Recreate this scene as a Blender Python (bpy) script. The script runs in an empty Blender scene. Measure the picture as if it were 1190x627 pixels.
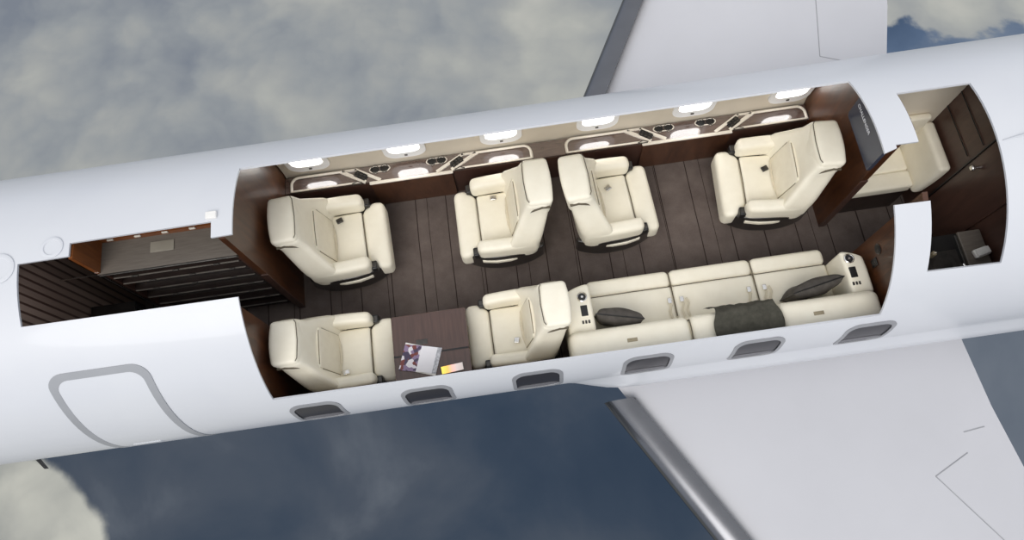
import bpy, bmesh, math, random
from mathutils import Vector, Matrix
from mathutils.geometry import delaunay_2d_cdt
random.seed(7)
PI = math.pi
scn = bpy.context.scene
COL = scn.collection

# ------------------------------------------------------------------ camera
TH, PH = math.radians(19.34), math.radians(8.17)
fw = Vector((0, math.sin(TH), -math.cos(TH)))
up0 = Vector((0, math.cos(TH), math.sin(TH)))
r0 = Vector((1, 0, 0))
rt = r0*math.cos(PH) - up0*math.sin(PH)
up = r0*math.sin(PH) + up0*math.cos(PH)
cd = bpy.data.cameras.new('camera')
cam = bpy.data.objects.new('camera', cd)
COL.objects.link(cam)
M = Matrix((rt, up, -fw)).transposed().to_4x4()
M.translation = Vector((0, -2.289, 6.581))
cam.matrix_world = M
cd.sensor_width = 36
cd.lens = 819.9/1190*36
cd.clip_start = 0.05
cd.clip_end = 200
scn.camera = cam

# ------------------------------------------------------------------ colour management
scn.view_settings.view_transform = 'Standard'
scn.view_settings.look = 'None'
scn.view_settings.gamma = 1
scn.view_settings.exposure = 0.0
scn.view_settings.use_curve_mapping = False

def srgb(r, g, b, a=1):
    f = lambda c: (c/255)/12.92 if c/255 <= .04045 else ((c/255+.055)/1.055)**2.4
    return (f(r), f(g), f(b), a)

class NT:
    """small helper for node trees"""
    def __init__(s, tree): s.t = tree; s.n = tree.nodes; s.l = tree.links
    def new(s, typ, **kw):
        n = s.n.new(typ)
        for k, v in kw.items(): setattr(n, k, v)
        return n
    def put(s, sock, v):
        if hasattr(v, 'is_output') or isinstance(v, bpy.types.NodeSocket): s.l.new(v, sock)
        else: sock.default_value = v
    def math(s, op, a, b=None, c=None, clamp=False):
        n = s.new('ShaderNodeMath', operation=op, use_clamp=clamp)
        s.put(n.inputs[0], a)
        if b is not None: s.put(n.inputs[1], b)
        if c is not None: s.put(n.inputs[2], c)
        return n.outputs[0]
    def noise(s, vec, scale, detail=4, rough=.5, dist=0, lac=2):
        n = s.new('ShaderNodeTexNoise')
        s.l.new(vec, n.inputs['Vector'])
        n.inputs['Scale'].default_value = scale; n.inputs['Detail'].default_value = detail
        n.inputs['Roughness'].default_value = rough; n.inputs['Distortion'].default_value = dist
        n.inputs['Lacunarity'].default_value = lac
        return n.outputs['Fac']
    def ramp(s, fac, stops, interp='LINEAR'):
        n = s.new('ShaderNodeValToRGB'); cr = n.color_ramp; cr.interpolation = interp
        while len(cr.elements) < len(stops): cr.elements.new(.5)
        for e, (p, c) in zip(cr.elements, stops): e.position = p; e.color = c
        s.put(n.inputs[0], fac)
        return n.outputs[0]
    def mix(s, fac, a, b):
        n = s.new('ShaderNodeMix', data_type='RGBA')
        s.put(n.inputs[0], fac); s.put(n.inputs[6], a); s.put(n.inputs[7], b)
        return n.outputs[2]
    def smooth(s, v, lo, hi):
        n = s.new('ShaderNodeMapRange', interpolation_type='SMOOTHSTEP')
        s.put(n.inputs[0], v); n.inputs[1].default_value = lo; n.inputs[2].default_value = hi
        return n.outputs[0]
    def vmath(s, op, a, b):
        n = s.new('ShaderNodeVectorMath', operation=op)
        s.put(n.inputs[0], a); s.put(n.inputs[1], b)
        return n.outputs[0]

# ------------------------------------------------------------------ sky: clouds below, bright haze above
w = bpy.data.worlds.new('sky'); scn.world = w; w.use_nodes = True
k = NT(w.node_tree); k.n.clear()
out = k.new('ShaderNodeOutputWorld'); bg = k.new('ShaderNodeBackground')
k.l.new(bg.outputs[0], out.inputs[0])
tc = k.new('ShaderNodeTexCoord')
sep = k.new('ShaderNodeSeparateXYZ'); k.l.new(tc.outputs['Generated'], sep.inputs[0])
dx, dy, dz = sep.outputs
nz = k.math('MAXIMUM', k.math('MULTIPLY', dz, -1.0), .12)
u = k.math('DIVIDE', dx, nz); v = k.math('DIVIDE', dy, nz)
comb = k.new('ShaderNodeCombineXYZ'); k.l.new(u, comb.inputs[0]); k.l.new(v, comb.inputs[1])
P = comb.outputs[0]
# two layers of billowing cloud
big = k.noise(P, 2.1, 3, .5, .2)
n1 = k.noise(P, 3.6, 10, .50, .15)
n1b = k.noise(k.vmath('ADD', P, (.04, .045, 0)), 3.6, 10, .50, .15)
relief = k.math('SUBTRACT', n1, n1b)                  # lit side of each billow
vo = k.new('ShaderNodeTexVoronoi', feature='F1'); vo.inputs['Scale'].default_value = 3.4; vo.inputs['Detail'].default_value = 3.5; vo.inputs['Roughness'].default_value = .52; vo.inputs['Lacunarity'].default_value = 2.1; vo.normalize = False
wv = k.new('ShaderNodeCombineXYZ')
k.l.new(k.math('MULTIPLY', k.math('SUBTRACT', n1, .5), .30), wv.inputs[0]); k.l.new(k.math('MULTIPLY', k.math('SUBTRACT', big, .5), .35), wv.inputs[1])
k.l.new(k.vmath('ADD', P, wv.outputs[0]), vo.inputs['Vector'])
puff = vo.outputs['Distance']
lum = k.math('ADD', k.math('MULTIPLY', k.math('SUBTRACT', n1, .5), .7),
             k.math('ADD', k.math('MULTIPLY', relief, 1.2), k.math('ADD', k.math('MULTIPLY', k.math('SUBTRACT', .98, puff), .75),
             k.math('MULTIPLY', k.math('SUBTRACT', big, .5), .6))))
lum = k.math('ADD', lum, .5)
light_c = k.ramp(lum, [(.0, srgb(124, 131, 142)), (.34, srgb(148, 153, 157)), (.52, srgb(160, 163, 163)), (.72, srgb(173, 175, 171)), (1, srgb(190, 190, 183))])
dn = k.noise(P, 3.6, 7, .5, .3)
dark_c = k.ramp(dn, [(.28, srgb(46, 60, 78)), (.45, srgb(58, 70, 86)), (.6, srgb(76, 84, 96)), (.8, srgb(118, 124, 132))])
deep_c = k.ramp(dn, [(.3, srgb(60, 78, 104)), (.5, srgb(86, 104, 130)), (.75, srgb(150, 160, 172))])
edge = k.math('MULTIPLY', k.math('SUBTRACT', n1, .5), .35)
# clear deep blue gap on the port side of the aircraft (v small), cloud on the starboard side
m_dark = k.smooth(k.math('ADD', v, edge), .34, .24)
# pale bank far forward on the port side
m_pale = k.smooth(k.math('SUBTRACT', k.math('ADD', k.math('MULTIPLY', u, -1), k.math('MULTIPLY', edge, .7)), k.math('MULTIPLY', v, .55)), .585, .607)
m_pale = k.math('MULTIPLY', m_pale, k.smooth(v, .45, .35))
# blue gap aft on the starboard side
e2 = k.math('ADD', k.math('MULTIPLY', edge, 1.3), k.math('MULTIPLY', k.math('SUBTRACT', u, .74), -.12))
m_blue = k.math('MULTIPLY', k.math('MULTIPLY', k.smooth(u, .60, .64), k.smooth(v, .30, .36)), k.smooth(k.math('ADD', v, e2), .655, .64))
m_aft = k.math('MULTIPLY', k.smooth(u, .45, .6), m_dark)
col = k.mix(m_dark, light_c, dark_c)
col = k.mix(m_aft, col, k.ramp(dn, [(.3, srgb(92, 101, 114)), (.5, srgb(108, 116, 127)), (.75, srgb(146, 151, 156))]))
col = k.mix(m_pale, col, k.ramp(lum, [(.1, srgb(135, 138, 138)), (1.0, srgb(195, 195, 186))]))
col = k.mix(m_blue, col, deep_c)
sky_c = k.ramp(k.math('ADD', k.math('MULTIPLY', dz, .5), .5), [(.5, (.50, .56, .66, 1)), (.6, (.70, .74, .82, 1)), (1, (.81, .825, .855, 1))])
m_up = k.smooth(dz, -.14, .02)
k.l.new(k.mix(m_up, col, sky_c), bg.inputs[0])
bg.inputs[1].default_value = 1.0

# ------------------------------------------------------------------ sun through thin overcast (port side, high)
sd = bpy.data.lights.new('sun', 'SUN'); sd.energy = 1.75; sd.angle = math.radians(38); sd.color = (1, .965, .92)
sun = bpy.data.objects.new('sun', sd); COL.objects.link(sun)
sun.rotation_euler = Vector((.35, .72, -1)).to_track_quat('-Z', 'Y').to_euler()
sun.location = (0, -6, 10)

# ================================================================== materials
def mat(name, col=(.5, .5, .5, 1), rough=.5, metal=0, coat=0, coat_ior=1.5, spec=.5, emis=None, estr=0):
    m = bpy.data.materials.new(name); m.use_nodes = True
    b = m.node_tree.nodes['Principled BSDF']
    b.inputs['Base Color'].default_value = col; b.inputs['Roughness'].default_value = rough
    b.inputs['Metallic'].default_value = metal; b.inputs['Coat Weight'].default_value = coat
    b.inputs['Coat IOR'].default_value = coat_ior; b.inputs['Coat Roughness'].default_value = .06
    b.inputs['Specular IOR Level'].default_value = spec
    if emis: b.inputs['Emission Color'].default_value = emis; b.inputs['Emission Strength'].default_value = estr
    return m, NT(m.node_tree), b

def noisy(name, c1, c2, scale, rough, bump=0, stretch=(1, 1, 1), **kw):
    m, t, b = mat(name, c1, rough, **kw)
    tc = t.new('ShaderNodeTexCoord'); mp = t.new('ShaderNodeMapping'); mp.inputs['Scale'].default_value = stretch
    t.l.new(tc.outputs['Object'], mp.inputs[0])
    f = t.noise(mp.outputs[0], scale, 6, .55)
    t.l.new(t.ramp(f, [(.3, c1), (.7, c2)]), b.inputs['Base Color'])
    if bump:
        bp = t.new('ShaderNodeBump'); bp.inputs['Strength'].default_value = bump; bp.inputs['Distance'].default_value = .004
        t.l.new(f, bp.inputs['Height']); t.l.new(bp.outputs[0], b.inputs['Normal'])
    return m

MT = {}
MT['paint'] = noisy('white_gloss_paint', srgb(206, 208, 213), srgb(210, 212, 216), 1.5, .36, coat=.25)
MT['wing_paint'] = noisy('grey_wing_paint', srgb(189, 189, 193), srgb(193, 193, 197), 1.2, .45)
MT['door_band'] = noisy('grey_band_paint', srgb(150, 152, 156), srgb(158, 160, 164), 3, .4)
MT['frame_grey'] = noisy('window_frame_grey', srgb(140, 141, 145), srgb(150, 151, 154), 6, .35)
MT['leather'] = noisy('cream_leather', srgb(237, 230, 211), srgb(242, 236, 218), 9, .42, bump=.05, spec=.4)
MT['leather_panel'] = noisy('cream_leather_panel', srgb(230, 222, 202), srgb(236, 229, 210), 14, .46, bump=.08, spec=.35)
MT['seam'] = noisy('dark_seam_and_gap_shade', srgb(88, 80, 66), srgb(100, 92, 76), 30, .7)
MT['piping'] = noisy('taupe_piping', srgb(128, 118, 98), srgb(142, 132, 110), 30, .7)
MT['white_plastic'] = noisy('white_window_surround', srgb(246, 246, 246), srgb(250, 250, 250), 10, .4)
MT['lining'] = noisy('beige_wall_lining', srgb(214, 204, 186), srgb(222, 212, 195), 3, .5)
MT['trim'] = noisy('pale_beige_trim', srgb(222, 214, 200), srgb(229, 222, 209), 6, .32, coat=.4)
MT['black'] = noisy('black_plastic', srgb(22, 22, 23), srgb(34, 33, 33), 12, .35)
MT['dark_metal'] = noisy('dark_metal', srgb(70, 68, 66), srgb(95, 92, 88), 12, .3, metal=.7)
MT['chrome'] = noisy('polished_metal', srgb(215, 213, 208), srgb(235, 233, 230), 12, .18, metal=1)
MT['slat_metal'] = noisy('polished_slat_metal', srgb(112, 113, 117), srgb(120, 121, 125), 3, .22, metal=1)
MT['grey_top'] = noisy('grey_stone_worktop', srgb(98, 91, 84), srgb(112, 105, 97), 8, .35, stretch=(1, 14, 1))
MT['inlay'] = noisy('pale_grey_inlay', srgb(132, 126, 114), srgb(144, 138, 126), 8, .4)
MT['ledge_wood'] = noisy('dark_brown_veneer', srgb(82, 66, 60), srgb(100, 82, 75), 6, .12, stretch=(1, 8, 1), coat=1, coat_ior=2.1)
MT['table_wood'] = noisy('reddish_brown_veneer', srgb(66, 45, 38), srgb(84, 59, 50), 5, .22, stretch=(10, .7, 1), coat=.6)
MT['pillow'] = noisy('charcoal_fabric', srgb(58, 54, 50), srgb(82, 77, 72), 16, .75, bump=.3)
MT['blanket'] = noisy('olive_grey_wool', srgb(66, 65, 58), srgb(80, 78, 70), 26, .9, bump=.4, spec=.15)
MT['belt'] = noisy('beige_webbing', srgb(206, 196, 172), srgb(216, 206, 184), 40, .7)
MT['plate'] = noisy('bronze_plate', srgb(150, 138, 112), srgb(170, 158, 132), 40, .4, metal=.4)
MT['shelf_edge'] = noisy('dull_shelf_edge', srgb(96, 90, 84), srgb(112, 106, 98), 8, .4)
MT['towel'] = noisy('white_towel', srgb(226, 224, 220), srgb(236, 234, 230), 40, .85, bump=.3)
MT['screen'] = noisy('blue_grey_screen', srgb(58, 62, 76), srgb(66, 70, 84), 3, .2)
MT['letter'] = noisy('white_lettering', srgb(232, 232, 236), srgb(240, 240, 244), 5, .5)
MT['dark_side'] = noisy('dark_seat_shell', srgb(30, 28, 27), srgb(44, 40, 37), 8, .3, coat=.4)

def wood(name, dark, light, axis=(1, 1, 1), rough=.38, coat=.15, scale=3.0):
    m, t, b = mat(name, dark, rough, coat=coat)
    tc = t.new('ShaderNodeTexCoord'); mp = t.new('ShaderNodeMapping'); mp.inputs['Scale'].default_value = axis
    t.l.new(tc.outputs['Object'], mp.inputs[0])
    f = t.noise(mp.outputs[0], scale, 8, .6, .6); g = t.noise(mp.outputs[0], scale*7, 4, .6)
    s_ = t.math('ADD', t.math('MULTIPLY', f, .75), t.math('MULTIPLY', g, .25))
    t.l.new(t.ramp(s_, [(.32, dark), (.68, light)]), b.inputs['Base Color'])
    return m
MT['wood'] = wood('glossy_walnut', srgb(50, 28, 18), srgb(92, 54, 29), (1, 5, .8))
MT['wood_front'] = wood('glossy_walnut_front', srgb(58, 36, 26), srgb(92, 60, 42), (3, 1, .8), coat=.4)
MT['wood_orange'] = wood('amber_walnut', srgb(100, 52, 20), srgb(140, 80, 34), (1, 5, .8))
MT['wood_dark'] = wood('dark_walnut', srgb(62, 42, 36), srgb(84, 58, 48), (1, 5, .8), coat=.15)
MT['galley_wood'] = wood('ebony_veneer', srgb(34, 25, 22), srgb(48, 36, 32), (3, 1, .8), coat=.1)

# striped forward wall: vertical planks, pattern in the veneer
m, t, b = mat('striped_ebony_planks', (.03, .02, .02, 1), .3, coat=.4)
tc_ = t.new('ShaderNodeTexCoord'); sp = t.new('ShaderNodeSeparateXYZ'); t.l.new(tc_.outputs['Object'], sp.inputs[0])
fr = t.math('FRACT', t.math('MULTIPLY', sp.outputs[1], 15))
ln = t.smooth(fr, .66, .78)
wn = t.new('ShaderNodeTexWhiteNoise', noise_dimensions='1D')
t.l.new(t.math('FLOOR', t.math('MULTIPLY', sp.outputs[1], 15)), wn.inputs['W'])
t.l.new(t.mix(ln, t.ramp(wn.outputs[0], [(0, srgb(140, 120, 108)), (1, srgb(172, 150, 136))]), srgb(84, 64, 57)), b.inputs['Base Color'])
MT['planks'] = m

# carpet of broad brown strips
m, t, b = mat('brown_strip_carpet', (.1, .08, .07, 1), .85, spec=.2)
tc_ = t.new('ShaderNodeTexCoord'); sp = t.new('ShaderNodeSeparateXYZ'); t.l.new(tc_.outputs['Object'], sp.inputs[0])
wob = t.noise(tc_.outputs['Object'], .8, 2, .5)
xx = t.math('ADD', sp.outputs[0], t.math('MULTIPLY', wob, .03))
def seam_line(period, off, wdt):
    fr = t.math('FRACT', t.math('ADD', t.math('MULTIPLY', xx, 1/period), off))
    return t.math('LESS_THAN', t.math('ABSOLUTE', t.math('SUBTRACT', fr, .5)), wdt/period)
lines = t.math('MAXIMUM', seam_line(.31, .3, .005), seam_line(.47, .1, .003))
g = t.noise(tc_.outputs['Object'], 5, 8, .6); g2 = t.noise(tc_.outputs['Object'], 120, 2, .6)
base = t.ramp(t.math('ADD', t.math('MULTIPLY', g, .7), t.math('MULTIPLY', g2, .3)), [(.3, srgb(84, 74, 70)), (.7, srgb(112, 101, 95))])
t.l.new(t.mix(lines, base, srgb(52, 42, 39)), b.inputs['Base Color'])
bp = t.new('ShaderNodeBump'); bp.inputs['Strength'].default_value = .4; bp.inputs['Distance'].default_value = .003
t.l.new(g2, bp.inputs['Height']); t.l.new(bp.outputs[0], b.inputs['Normal'])
MT['carpet'] = m

# exterior window glass: dark tinted pane
m, t, b = mat('tinted_window_glass', srgb(50, 49, 53), .3, coat=0, spec=.3)
MT['glass'] = m
m, t, b = mat('half_drawn_shade', srgb(112, 111, 115), .5)
MT['shade'] = m
# cabin windows on the sunlit side: daylight coming through the pane
m, t, b = mat('daylit_window_pane', (.9, .9, .92, 1), .3, emis=(1, .985, .97, 1), estr=4.6)
MT['daylight'] = m
m, t, b = mat('glowing_orange_screen', (.8, .4, .1, 1), .3)  # emissive orange-to-grey ramp, a sun glint painted as glow
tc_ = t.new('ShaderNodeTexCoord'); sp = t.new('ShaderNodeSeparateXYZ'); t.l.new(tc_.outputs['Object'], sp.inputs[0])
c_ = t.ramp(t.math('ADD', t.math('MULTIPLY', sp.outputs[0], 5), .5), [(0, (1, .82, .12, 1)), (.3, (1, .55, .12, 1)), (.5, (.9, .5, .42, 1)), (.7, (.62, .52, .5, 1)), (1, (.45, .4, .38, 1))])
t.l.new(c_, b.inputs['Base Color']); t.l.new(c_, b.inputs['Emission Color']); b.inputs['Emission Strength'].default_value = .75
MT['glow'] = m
# magazine pages: printed picture on the left page
m, t, b = mat('printed_pages', (.9, .9, .9, 1), .45)
tc_ = t.new('ShaderNodeTexCoord'); sp = t.new('ShaderNodeSeparateXYZ'); t.l.new(tc_.outputs['Object'], sp.inputs[0])
vo = t.new('ShaderNodeTexVoronoi'); vo.inputs['Scale'].default_value = 34; t.l.new(tc_.outputs['Object'], vo.inputs['Vector'])
sc_ = t.new('ShaderNodeSeparateColor'); t.l.new(vo.outputs['Color'], sc_.inputs[0])
pic = t.ramp(sc_.outputs[0], [(0, srgb(70, 60, 85)), (.25, srgb(140, 120, 150)), (.5, srgb(120, 60, 55)), (.75, srgb(225, 220, 225)), (1, srgb(240, 240, 245))], 'CONSTANT')
isL = t.math('LESS_THAN', sp.outputs[0], -.012)
isR = t.math('GREATER_THAN', sp.outputs[0], .115)
c_ = t.mix(isL, srgb(236, 234, 238), pic)
c_ = t.mix(isR, c_, t.ramp(t.noise(tc_.outputs['Object'], 60, 2, .5), [(.4, srgb(165, 166, 172)), (.6, srgb(205, 205, 210))]))
t.l.new(c_, b.inputs['Base Color'])
MT['pages'] = m

# ================================================================== mesh helpers
def finish(name, me, material, parent=None, loc=(0, 0, 0), smooth=True, angle=40):
    if isinstance(material, (list, tuple)):
        for q in material: me.materials.append(MT[q])
    else: me.materials.append(MT[material])
    if smooth:
        me.polygons.foreach_set('use_smooth', [True]*len(me.polygons))
        me.set_sharp_from_angle(angle=math.radians(angle))
    o = bpy.data.objects.new(name, me); COL.objects.link(o)
    o.location = loc
    if parent is not None: o.parent = parent
    return o

def axis_samples(h, r, n):
    r = min(r, h*.999)
    inner = h-r
    k = 4
    a = [-h + r*(1-math.cos(PI/2*i/k)) for i in range(k)]
    mid = [-inner + 2*inner*i/n for i in range(n+1)]
    return a + mid + [-q for q in reversed(a)]

class MB:
    """collects boxes, tubes and cushions into ONE mesh"""
    def __init__(s): s.v = []; s.f = []
    def add(s, vs, fs):
        o = len(s.v); s.v += [Vector(q) for q in vs]; s.f += [[i+o for i in f] for f in fs]; return s
    def box(s, c, size, r=.01, fn=None, n=3, puff=0, rot=None):
        c = Vector(c); h = Vector(size)/2; r = min(r, *h)*.999
        ax = [axis_samples(h[i], r, n) for i in range(3)]
        idx = {}; vs = []; fs = []
        def vid(i, j, kk):
            key = (i, j, kk)
            if key in idx: return idx[key]
            q = Vector((ax[0][i], ax[1][j], ax[2][kk]))
            inner = Vector([max(-(h[a]-r), min(h[a]-r, q[a])) for a in range(3)])
            d = q-inner
            if d.length > 1e-9: q = inner + d.normalized()*r
            if puff:
                e = [1-(q[a]/h[a])**2 for a in range(3)]
                q = Vector((q[0]*(1+puff*max(e[1], 0)*max(e[2], 0)*.5), q[1]*(1+puff*max(e[0], 0)*max(e[2], 0)*.5), q[2] + math.copysign(1, q[2])*puff*h[2]*max(e[0], 0)**.6*max(e[1], 0)**.6*(abs(q[2])/h[2])))
            if fn: q = Vector(fn(q))
            if rot: q = rot @ q
            idx[key] = len(vs); vs.append(q+c); return idx[key]
        N = [len(a) for a in ax]
        for a in range(3):
            b_, c_ = (a+1) % 3, (a+2) % 3
            for side in (0, N[a]-1):
                for i in range(N[b_]-1):
                    for j in range(N[c_]-1):
                        quad = []
                        for (di, dj) in ((0, 0), (1, 0), (1, 1), (0, 1)):
                            t3 = [0, 0, 0]; t3[a] = side; t3[b_] = i+di; t3[c_] = j+dj
                            quad.append(vid(*t3))
                        if side == 0: quad.reverse()
                        fs.append(quad)
        return s.add(vs, fs)
    def prism(s, pts, z0, z1, axis=2):
        """extrude a 2-D outline along an axis"""
        def mk(p, z):
            if axis == 2: return (p[0], p[1], z)
            if axis == 1: return (p[0], z, p[1])
            return (z, p[0], p[1])
        n = len(pts)
        area = sum(pts[i][0]*pts[(i+1) % n][1]-pts[(i+1) % n][0]*pts[i][1] for i in range(n))
        if (area < 0) != (axis == 1): pts = list(reversed(pts))
        vs = [mk(p, z0) for p in pts]+[mk(p, z1) for p in pts]
        fs = [list(range(n))[::-1], list(range(n, 2*n))]+[[i, (i+1) % n, n+(i+1) % n, n+i] for i in range(n)]
        return s.add(vs, fs)
    def tube(s, pts, r, seg=8, closed=False, flat=1.0):
        pts = [Vector(p) for p in pts]; n = len(pts); vs = []; fs = []
        prev = None
        for i, p in enumerate(pts):
            a = pts[i-1] if (i > 0 or closed) else p
            b_ = pts[(i+1) % n] if (i < n-1 or closed) else p
            t_ = (b_-a).normalized()
            ref = Vector((0, 0, 1)) if abs(t_.z) < .95 else Vector((1, 0, 0))
            x = t_.cross(ref).normalized(); y = x.cross(t_).normalized()
            for q in range(seg):
                an = 2*PI*q/seg
                vs.append(p + x*math.cos(an)*r + y*math.sin(an)*r*flat)
        m_ = n if closed else n-1
        for i in range(m_):
            for q in range(seg):
                i2 = (i+1) % n
                fs.append([i*seg+q, i*seg+(q+1) % seg, i2*seg+(q+1) % seg, i2*seg+q])
        if not closed:
            fs.append(list(range(seg))[::-1]); fs.append([(n-1)*seg+q for q in range(seg)])
        return s.add(vs, fs)
    def lathe(s, prof, c=(0, 0, 0), seg=24, axis='z'):
        c = Vector(c); vs = []; fs = []
        for (r, z) in prof:
            for q in range(seg):
                an = 2*PI*q/seg; a, b_ = r*math.cos(an), r*math.sin(an)
                p = {'z': (a, b_, z), 'x': (z, a, b_), 'y': (b_, z, a)}[axis]
                vs.append(c+Vector(p))
        for i in range(len(prof)-1):
            for q in range(seg):
                fs.append([i*seg+q, i*seg+(q+1) % seg, (i+1)*seg+(q+1) % seg, (i+1)*seg+q])
        fs.append([q for q in range(seg)][::-1]); fs.append([(len(prof)-1)*seg+q for q in range(seg)])
        return s.add(vs, fs)
    def build(s, name, material, parent=None, loc=(0, 0, 0), angle=40, smooth=True):
        me = bpy.data.meshes.new(name); me.from_pydata([tuple(v_) for v_ in s.v], [], s.f); me.update()
        return finish(name, me, material, parent, loc, smooth, angle)

def tag(o, label=None, cat=None, group=None, kind=None):
    if label: o['label'] = label
    if cat: o['category'] = cat
    if group: o['group'] = group
    if kind: o['kind'] = kind
    return o
def thing(name, label, cat, loc=(0, 0, 0), rz=0, group=None):
    o = bpy.data.objects.new(name, None); COL.objects.link(o); o.empty_display_size = .1
    o.location = loc; o.rotation_euler = (0, 0, rz)
    return tag(o, label, cat, group)
def copy_tree(o, parent=None):
    c = o.copy(); COL.objects.link(c); c.parent = parent
    for ch in [q for q in list(bpy.data.objects) if q.parent == o]: copy_tree(ch, c)
    return c

# ------------------------------------------------------------------ curved skin: plates laid on the fuselage barrel
ZC = .6; R = 1.25
def rad(x, base=R):
    d = base-R
    if x < -5.2: t_ = min(1, (-5.2-x)/3.2); return max(.03, R*math.sqrt(max(0, 1-t_**2.1)))+d
    if x > 6.0: t_ = min(1, (x-6)/6); return R*(1-.85*t_**1.6)+d
    return R+d
def cz(x):
    if x < -5.2: return ZC-.18*min(1, (-5.2-x)/3.2)
    if x > 6: return ZC+.55*min(1, (x-6)/6)**1.5
    return ZC
def onhull(x, a, base=R):
    r_ = rad(x, base); return Vector((x, r_*math.cos(a), cz(x)+r_*math.sin(a)))

def rrect(x0, x1, a0, a1, r, n=7, skew=0):
    """rounded rectangle in (x, arc-length) metres; a in degrees"""
    s0, s1 = math.radians(a0)*R, math.radians(a1)*R
    pts = []
    for (cx, cy, st) in ((x1-r, s1-r, 0), (x0+r, s1-r, 90), (x0+r, s0+r, 180), (x1-r, s0+r, 270)):
        for i in range(n+1):
            a = math.radians(st+90*i/n); pts.append((cx+r*math.cos(a), cy+r*math.sin(a)))
    return dens(pts)
def poly(pts):
    return dens([(x, math.radians(a)*R) for x, a in pts])
def dens(pts, step=.07):
    o = []
    for i, p in enumerate(pts):
        q = pts[(i+1) % len(pts)]; L = math.hypot(q[0]-p[0], q[1]-p[1]); n = max(1, int(L/step))
        for j in range(n): o.append((p[0]+(q[0]-p[0])*j/n, p[1]+(q[1]-p[1])*j/n))
    return o
def inside(p, loop):
    x, y = p; c = False; n = len(loop)
    for i in range(n):
        x1, y1 = loop[i]; x2, y2 = loop[(i+1) % n]
        if (y1 > y) != (y2 > y) and x < (x2-x1)*(y-y1)/(y2-y1)+x1: c = not c
    return c
def skin_mesh(name, outer, holes, Rout, Rin, gx=.11, ga=3.0, rim=True):
    """outer, holes: loops in (x, s). returns a closed shell mesh between radii Rout and Rin."""
    pts = []; edges = []; loops = [outer]+holes
    for lp in loops:
        o = len(pts); n = len(lp); pts += lp; edges += [(o+i, o+(i+1) % n) for i in range(n)]
    nb = len(pts)
    xs = [p[0] for p in outer]; ys = [p[1] for p in outer]
    ds = math.radians(ga)*R
    nx = int((max(xs)-min(xs))/gx); ny = int((max(ys)-min(ys))/ds)
    cell = {}
    for p in pts: cell.setdefault((int(p[0]//.05), int(p[1]//.05)), []).append(p)
    for i in range(1, nx+1):
        for j in range(1, ny+1):
            p = (min(xs)+(i-.5)*(max(xs)-min(xs))/(nx+0), min(ys)+(j-.5)*(max(ys)-min(ys))/(ny+0))
            near = False
            ci, cj = int(p[0]//.05), int(p[1]//.05)
            for a in (-1, 0, 1):
                for b_ in (-1, 0, 1):
                    for q in cell.get((ci+a, cj+b_), ()):
                        if abs(q[0]-p[0])+abs(q[1]-p[1]) < .035: near = True
            if not near and inside(p, outer): pts.append(p)
    r_ = delaunay_2d_cdt([Vector(p) for p in pts], edges, [], 0, 1e-6)
    V, F = r_[0], r_[2]
    keep = []
    for f in F:
        c = (sum(V[i][0] for i in f)/3, sum(V[i][1] for i in f)/3)
        if not inside(c, outer) or any(inside(c, h) for h in holes): continue
        a, b_, d = (V[i] for i in f)
        if (b_[0]-a[0])*(d[1]-a[1])-(b_[1]-a[1])*(d[0]-a[0]) < 0: f = f[::-1]
        keep.append(list(f))
    vs = []; nrm = []
    n = len(V)
    for base, sg in ((Rout, 1), (Rin, -1)):
        for p in V:
            a = p[1]/R; vs.append(onhull(p[0], a, base))
            dr = (rad(p[0]+.01)-rad(p[0]-.01))/.02
            nrm.append((Vector((-dr, math.cos(a), math.sin(a))).normalized())*sg)
    # (x, s) orientation: du x ds points inward on this barrel, so flip for the outer face
    fs = [f[::-1] for f in keep]+[[i+n for i in f] for f in keep]
    cnt = {}
    for f in keep:
        for i in range(3):
            e = (f[i], f[(i+1) % 3]); cnt[e] = cnt.get(e, 0)+1
    bnd = [e for e in cnt if (e[1], e[0]) not in cnt]
    nmain = len(fs); ov = len(vs)
    if rim:
        for (a, b_) in bnd:
            i = len(vs); vs += [vs[a], vs[b_], vs[b_+n], vs[a+n]]
            fs.append([i, i+1, i+2, i+3])
    me = bpy.data.meshes.new(name); me.from_pydata([tuple(q) for q in vs], [], fs); me.update()
    # analytic normals on both skins keep highlights clean
    ln = []
    for p in me.polygons:
        for li in p.loop_indices:
            vi = me.loops[li].vertex_index
            ln.append(tuple(nrm[vi]) if vi < ov else tuple(p.normal))
    me.polygons.foreach_set('use_smooth', [True]*len(me.polygons))
    me.normals_split_custom_set(ln)
    return me
def plate(name, material, parent, outer, holes, Rout, Rin, gx=.11, ga=3.0):
    me = skin_mesh(name, outer, holes, Rout, Rin, gx, ga)
    me.materials.append(MT[material])
    o = bpy.data.objects.new(name, me); COL.objects.link(o); o.parent = parent
    return o

# ================================================================== THE AIRCRAFT
air = thing('aircraft', 'large white jet aircraft with its roof cut away to show the cabin', 'aircraft')
XL, XR = -2.01, 2.835
cut_main = poly([(XL, 62), (XR, 62), (XR, 96.5), (2.93, 95.2), (2.93, 93.9), (3.10, 94.0), (3.10, 73), (3.67, 73), (3.67, 140.8), (3.10, 140.0), (3.10, 114.5),
                 (XR, 114.3), (XR, 158.8), (XL, 157.2), (XL, 113.4), (-3.61, 113.1), (-3.61, 91.5), (-3.23, 91.3), (-3.23, 86.4), (-2.168, 85.9), (-2.168, 92), (XL, 91.8)])
WX = [-1.745+.914*i for i in range(6)]
WXS = [-1.775+.925*i for i in range(6)]
win_p = [rrect(x-.180, x+.180, 165.3, 182.6, .085) for x in WX]
win_s = [rrect(x-.16, x+.16, 1.7, 19, .09) for x in WXS]
fr_p = [rrect(x-.210, x+.210, 163.3, 184.6, .105) for x in WX]
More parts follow.
